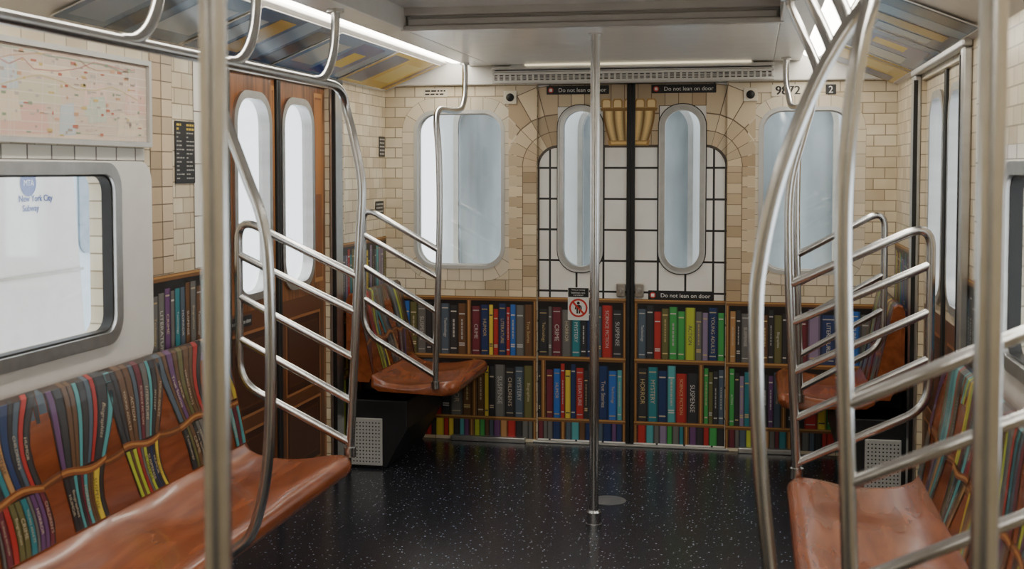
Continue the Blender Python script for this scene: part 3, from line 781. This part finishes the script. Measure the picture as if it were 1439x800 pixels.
bench(-1, 5.60, 6.365, 'short red-brown two-place seat in the left far corner', 14, 2, 4, 'corner seats')
bench(1, 5.60, 6.365, 'short red-brown two-place seat in the right far corner', 21, 2, 4, 'corner seats')

def heater(s, y0, y1, lab, x1=1.08, zt=.25):
    e = empty('heater_box', (s*1.16, (y0+y1)/2, 0), lab, 'heater', 'heater boxes under the corner seats')
    mb = MB(); mb.prism([(s*1.335, .001), (s*(x1+.05), .001), (s*(x1-.06), zt-.05), (s*(x1-.06), zt+.09), (s*1.335, zt+.09)], y0+.012, y1); mb.build('body', M_BLACKP, e, off(e), fix=True, bevel=.006)
    mb = MB(); mb.box(min(s*1.145, s*1.305), max(s*1.145, s*1.305), y0, y0+.011, .015, zt); mb.build('perforated_panel', M_ALU, e, off(e), fix=True, bevel=.004)
    mb = MB()
    for i in range(9):
        for k in range(12): mb.disc(s*(1.160+i*.0163), .035+k*.0175, .0038, 0, (.01, .01, .01), 8)
    o = mb.build('perforations', M_BLACK, e); o.matrix_local = off(e) @ END(y0-.0006)
heater(-1, 5.66, 6.36, 'perforated grey heater box below the left corner seat')
heater(1, 5.66, 6.36, 'perforated grey heater box below the right corner seat')

# ------------------------------------------------------------------ signs
def sign(M, w, h, lab, bg, draw, cat='sign', name='sign', rad=.004, t=.002, n0=.0045, icon=None, group=None):
    me = panel(name, rrect(-w/2, w/2, -h/2, h/2, rad, 4), [], t, bg, M, None, n0); tag(me, lab, cat, group)
    mb = MB(); draw(mb, n0+.0006); mb.build('lettering', M_PRINT, me)
    if icon: mb = MB(); icon(mb, n0+.0006); mb.build('warning_icon', M_PRINT, me)
    return me
WH = (.85, .84, .8); RED = (.55, .03, .02); BK = (.012, .012, .012)
def lean(M, w, h, lab):
    def d(mb, n): mb.text('Do not lean on door', .02*w/.34+.006, 0, n, h*.52, WH, w*.76)
    def ic(mb, n): mb.ring(-w*.43, 0, h*.16, h*.32, n, RED, 16); mb.rect(-w*.43-h*.17, -w*.43+h*.17, -h*.17, h*.17, n+.0002, WH)
    sign(M, w, h, lab, M_BLACKP, d, icon=ic, group='do-not-lean signs')
lean(END(6.405, -.285, 1.899), .335, .046, 'black do-not-lean sign at the top of the left end door')
lean(END(6.405, .275, 1.899), .335, .046, 'black do-not-lean sign at the top of the right end door')
lean(END(6.405, .265, .812), .34, .05, 'black do-not-lean sign below the window of the right end door')
def nocross(mb, n):
    mb.rect(-.055, .055, .036, .085, n, BK)
    for i, t in enumerate(('Riding or moving', 'between cars', 'is prohibited')): mb.text(t, 0, .074-i*.014, n+.0004, .0095, WH, .1)
    mb.ring(0, -.022, .040, .050, n+.0004, RED, 32)
    mb.disc(0, .004, .008, n, BK, 14); mb.rect(-.010, .010, -.030, -.006, n, BK); mb.rect(-.010, -.002, -.052, -.028, n, BK); mb.rect(.002, .010, -.052, -.028, n, BK)
    mb.face([(-.016, -.01, n), (-.010, -.008, n), (-.012, -.03, n), (-.020, -.03, n)], BK); mb.face([(.016, -.01, n), (.010, -.008, n), (.012, -.03, n), (.020, -.03, n)], BK)
    a = .036; mb.face([(-a, a-.028, n+.0008), (-a+.009, a-.022, n+.0008), (a, -a-.016, n+.0008), (a-.009, -a-.022, n+.0008)], RED)
sign(END(6.405, -.278, .757), .114, .176, 'white prohibition sign with red crossed circle on the left end door', M_SIGNW, nocross)
def num(mb, n):
    for k, d_ in enumerate((-.0022, -.0011, 0, .0011, .0022)): mb.text('9872', d_, 0, n+k*.0001, .044, (.02, .018, .016), .15)
sign(END(YE, .805, 1.882), .165, .058, 'cream car number plate above the right end window', M_PLATE, num, 'number plate', 'number_plate')
sign(END(YE, 1.018, 1.884), .052, .05, 'small black plate with the numeral two beside the car number', M_BLACKP, lambda mb, n: mb.text('2', 0, 0, n, .034, WH), 'number plate', 'number_plate')
def lines(w, h, k, col):
    def d(mb, n):
        rg = random.Random(k)
        for i in range(k):
            v = h/2-h*(i+.8)/(k+.6); x = -w*.42
            while x < w*.36:
                L = rg.uniform(.08, .22)*w; mb.rect(x, min(x+L, w*.42), v-h*.18/k, v+h*.18/k, n, col); x += L+w*.04
    return d
sign(END(YE, -1.06, 1.893), .135, .045, 'small pale notice plate above the left end window', M_PLATE, lines(.135, .045, 2, BK))
for x, lab in ((-.645, 'left'), (.618, 'right')):
    e = empty('camera_plate', (x, YE, 1.862), 'small metal plate with dark round lens on the end wall %s of the doors' % lab, 'security camera', 'lens plates on the end wall')
    mb = MB(); mb.box(x-.036, x+.036, YE-.012, YE-.0015, 1.826, 1.898); mb.build('plate', M_PLATE, e, off(e), fix=True, bevel=.004)
    mb = MB(); mb.tube([(x, YE-.0125, 1.862), (x, YE-.02, 1.862), (x, YE-.026, 1.862)], [.022, .02, .008], 18); mb.build('lens', M_BLACK, e, off(e), smooth=40)
def LW(y, z): return LEFT @ Matrix.Translation((y, z, 0))
def infod(mb, n):
    w, h = .15, .22
    rg = random.Random(2)
    for r in range(14):
        v = h*.44-r*h*.066
        col = (.66, .48, .06) if r in (0, 1) else (.42, .41, .38)
        for c0, c1 in ((-.44, -.06), (.06, .44)):
            x = c0*w
            while x < c1*w-.01:
                l = min(rg.uniform(.008, .022), c1*w-x); mb.rect(x, x+l, v-.0022-(.0015 if r < 2 else 0), v+.0022+(.0015 if r < 2 else 0), n, col); x += l+.004
                if rg.random() < .25: break
sign(LW(3.99, 1.535), .15, .22, 'black information board with lines of small text on the left wall', M_BLACKP, infod)
sign(LW(6.31, 1.60), .10, .11, 'upper small black notice on the left wall by the far corner', M_BLACKP, lines(.10, .11, 5, (.5, .5, .48)))
sign(LW(6.26, 1.27), .14, .07, 'lower small black notice on the left wall by the far corner', M_BLACKP, lines(.14, .07, 3, (.5, .5, .48)))
lean(LEFT @ Matrix.Translation((4.47, .865, -.02)), .26, .045, 'black do-not-lean sign on the left side door')

# map panel
e = empty('map_display', (-HW, 3.1, 1.55), 'framed pale neighbourhood map above the left window', 'map')
Mm = off(e) @ LEFT
x0, x1, z0, z1 = 2.30, 3.70, 1.547, 1.83
fr = panel('frame', [(x0, z0), (x1, z0), (x1, z1), (x0, z1)], [[(x0+.016, z0+.016), (x1-.016, z0+.016), (x1-.016, z1-.016), (x0+.016, z1-.016)]], .03, M_ALU, None, e, .032); fr.matrix_local = Mm
mb = MB(); a0, a1, b0, b1 = x0+.017, x1-.017, z0+.017, z1-.017
mb.rect(a0, a1, b0, b1, .02, (.66, .53, .43)); rg = random.Random(4)
for k in range(30):
    w_, h_ = rg.uniform(.06, .28), rg.uniform(.03, .1)
    u = a0+rg.random()*(a1-a0-w_); v = b0+rg.random()*(b1-b0-h_-.02)
    mb.face([(u, v, .0202+k*.00001), (u+w_, v+rg.uniform(-.0, .02), .0202+k*.00001), (u+w_*.9, v+h_, .0202+k*.00001), (u+w_*.1, v+h_*.9, .0202+k*.00001)], rg.choice([(.62, .58, .43), (.72, .46, .38), (.74, .62, .46), (.54, .58, .48), (.74, .54, .46), (.52, .57, .60)]))
for k in range(26):
    u = a0+.03+rg.random()*(a1-a0-.06); sl = rg.uniform(-.03, .03)
    mb.line([(u, b0), (u+sl, b1)], .002, .0208, (.77, .70, .61))
for k in range(9): mb.line([(a0, b0+(b1-b0)*(k+.5)/9), (a1, b0+(b1-b0)*(k+.3+rg.random()*.4)/9)], .002, .0208, (.77, .70, .61))
for c in ((.55, .12, .08), (.62, .48, .12), (.20, .34, .16), (.60, .30, .12)):
    p = [a0+rg.random()*.3, b0+rg.random()*(b1-b0)]; pts = [tuple(p)]
    while p[0] < a1-.12:
        p = [p[0]+rg.uniform(.05, .12), min(max(p[1]+rg.uniform(-.03, .03), b0+.01), b1-.01)]; pts.append(tuple(p))
    mb.line(pts, .003, .0211, tuple(x*.7+.16 for x in c))
for k in range(200):
    u = a0+rg.random()*(a1-a0-.04); v = b0+.005+rg.random()*(b1-b0-.02)
    mb.rect(u, u+rg.uniform(.006, .03), v, v+rg.uniform(.003, .010), .0214, rg.choice([(.50, .16, .10), (.62, .46, .16), (.26, .34, .22), (.38, .30, .25), (.6, .34, .2), (.42, .36, .31), (.50, .43, .38), (.50, .43, .38)]))
o = mb.build('map_sheet', M_PRINT, e); o.matrix_local = Mm

# advertising cards in the coves
def ad(s, y0, y1, lab, fn):
    L = y1-y0; a, b = .34, .138
    M = frame((-1.325, y0, 1.9055), (0, 1, 0), (a, 0, b)) if s < 0 else frame((1.325, y1, 1.9055), (0, -1, 0), (-a, 0, b))
    o = panel('advertising_card', rrect(.0, L, .012, .345, .004, 2), [], .002, M_SIGNW, M, None, .0065); tag(o, lab, 'poster', 'advertising cards in the coves')
    mb = MB(); fn(mb, L, .0072); mb.build('printed_sheet', M_ADP, o)
def adf(bg, blocks, seed):
    def d(mb, L, n):
        mb.rect(.004, L-.004, .016, .341, n, bg)
        for i, (c, u0, u1, v0, v1) in enumerate(blocks): mb.rect(max(u0*L, .005), min(u1*L, L-.005), .016+v0*.325, .016+v1*.325, n+.0005+i*.0002, c)
    return d
lib = {3.1: ((.10, .17, .26), [((.24, .32, .40), .05, .3, .1, .9), ((.02, .04, .07), .36, .5, .0, 1), ((.36, .42, .46), .6, .95, .2, .8)], 'blue-grey one with pale blocks'),
       3.9: ((.04, .09, .18), [((.16, .26, .38), .55, .75, .0, 1), ((.015, .03, .06), .8, .97, .1, .9), ((.30, .36, .40), .08, .25, .2, .8), ((.40, .24, .03), .3, .5, .1, .9)], 'dark blue one with grey blocks'),
       4.7: ((.10, .20, .36), [((.015, .06, .26), .45, .85, .06, .94), ((.65, .42, .02), .55, .76, .3, .7), ((.36, .40, .42), .06, .38, .2, .8)], 'blue one with a deep blue block'),
       5.5: ((.60, .38, .02), [((.02, .06, .20), .04, .36, .08, .92), ((.70, .52, .10), .45, .8, .2, .8), ((.26, .13, .01), .86, .94, .0, 1)], 'yellow one next to the end wall')}
for s in (-1, 1):
    for k, y in enumerate(lib):
        if s > 0 and y < 3.5: continue
        ad(s, y+.01, y+.78, 'advertising strip in the %s cove, %s' % ('left' if s < 0 else 'right', lib[y][2]), adf(lib[y][0], lib[y][1], k+1))

p = at(855, 704, z=0)
mb = MB()
mb.tube([(p.x, p.y, .0002), (p.x, p.y, .003), (p.x, p.y, .004)], [.078, .078, .074], 36)
tag(mb.build('floor_plate', mat('worn_plate', (.15, .15, .155), .4, .3, .1), smooth=30), 'round flush plate set in the floor behind the centre pole', 'floor plate')

# ------------------------------------------------------------------ outside
pa, pb = at(102, 235, x=-2.5), at(122, 500, x=-2.5)
e = empty('subway_train', (-2.6, 3.5, -.3), 'white train parked outside the left window with blue lettering', 'train')
ML = frame((-2.5, 0, 0), (0, 1, 0), (0, 0, 1))
o = panel('body', [(1.0, -.2), (pb.y+.03, -.2), (pb.y, pb.z), (pa.y, pa.z), (pa.y-.12, 2.3), (1.0, 2.3)], [], .8, M_TRAIN, None, e, 0); o.matrix_local = off(e) @ ML
mb = MB(); INK = (.015, .06, .30)
q = at(39, 257, x=-2.5); mb.disc(q.y, q.z, .060, .003, INK, 28); mb.text('MTA', q.y, q.z, .006, .026, (.75, .79, .85))
for d_ in (-.0014, 0, .0014):
    q = at(26, 281, x=-2.5); mb.text('New York City', q.y+d_, q.z, .003+d_*.1, .038, INK, None, 0, 'L')
    q = at(31, 294.5, x=-2.5); mb.text('Subway', q.y+d_, q.z, .003+d_*.1, .038, INK, None, 0, 'L')
o = mb.build('lettering', M_PRINT, e); o.matrix_local = off(e) @ ML
mb = MB(); q = at(50, 387, x=-2.5); mb.box(1.0, pb.y-.02, q.z-.006, q.z+.006, .0005, .004); o = mb.build('body_seam', M_SATIN, e, fix=True); o.matrix_local = off(e) @ ML
e = empty('subway_train', (-4.3, 7.4, -.3), 'pale blue-grey train further back outside the left window', 'train')
ML = frame((-4.3, 0, 0), (0, 1, 0), (0, 0, 1))
o = panel('body', [(6.2, -.5), (9.0, -.5), (9.0, 2.6), (6.2, 2.6)], [], .6, M_TRAIN2, None, e, 0); o.matrix_local = off(e) @ ML
for u in (6.5, 7.35, 8.2):
    o = panel('window', rrect(u, u+.7, .85, 1.7, .1), [], .02, M_DGLASS, None, e, .015); o.matrix_local = off(e) @ ML
e = empty('subway_car', (0, 7.2, 0), 'pale neighbouring car seen through the end windows', 'train')
Mn = off(e) @ END(7.15)
UW = ((-1.12, -.60, .80, 1.88), (-.36, .26, .7, 1.85), (.56, 1.08, .80, 1.88))
o = panel('end_wall', rrect(-1.25, 1.25, -.3, 2.5, .25), [rrect(*u, .14) for u in UW], .06, M_NCAR, None, e, 0); o.matrix_local = Mn
for u in UW:
    o = panel('window_rim', rrect(u[0]-.03, u[1]+.03, u[2]-.03, u[3]+.03, .16), [rrect(*u, .14)], .03, M_SATIN, None, e, .02); o.matrix_local = Mn
    o = panel('pane', rrect(*u, .14), [], .006, M_NPANE, None, e, -.03); o.matrix_local = Mn

# ------------------------------------------------------------------ world
w = bpy.data.worlds.new('world'); bpy.context.scene.world = w; w.use_nodes = True
bg = w.node_tree.nodes['Background']; bg.inputs['Color'].default_value = (.96, .98, 1.0, 1); bg.inputs['Strength'].default_value = 3.5
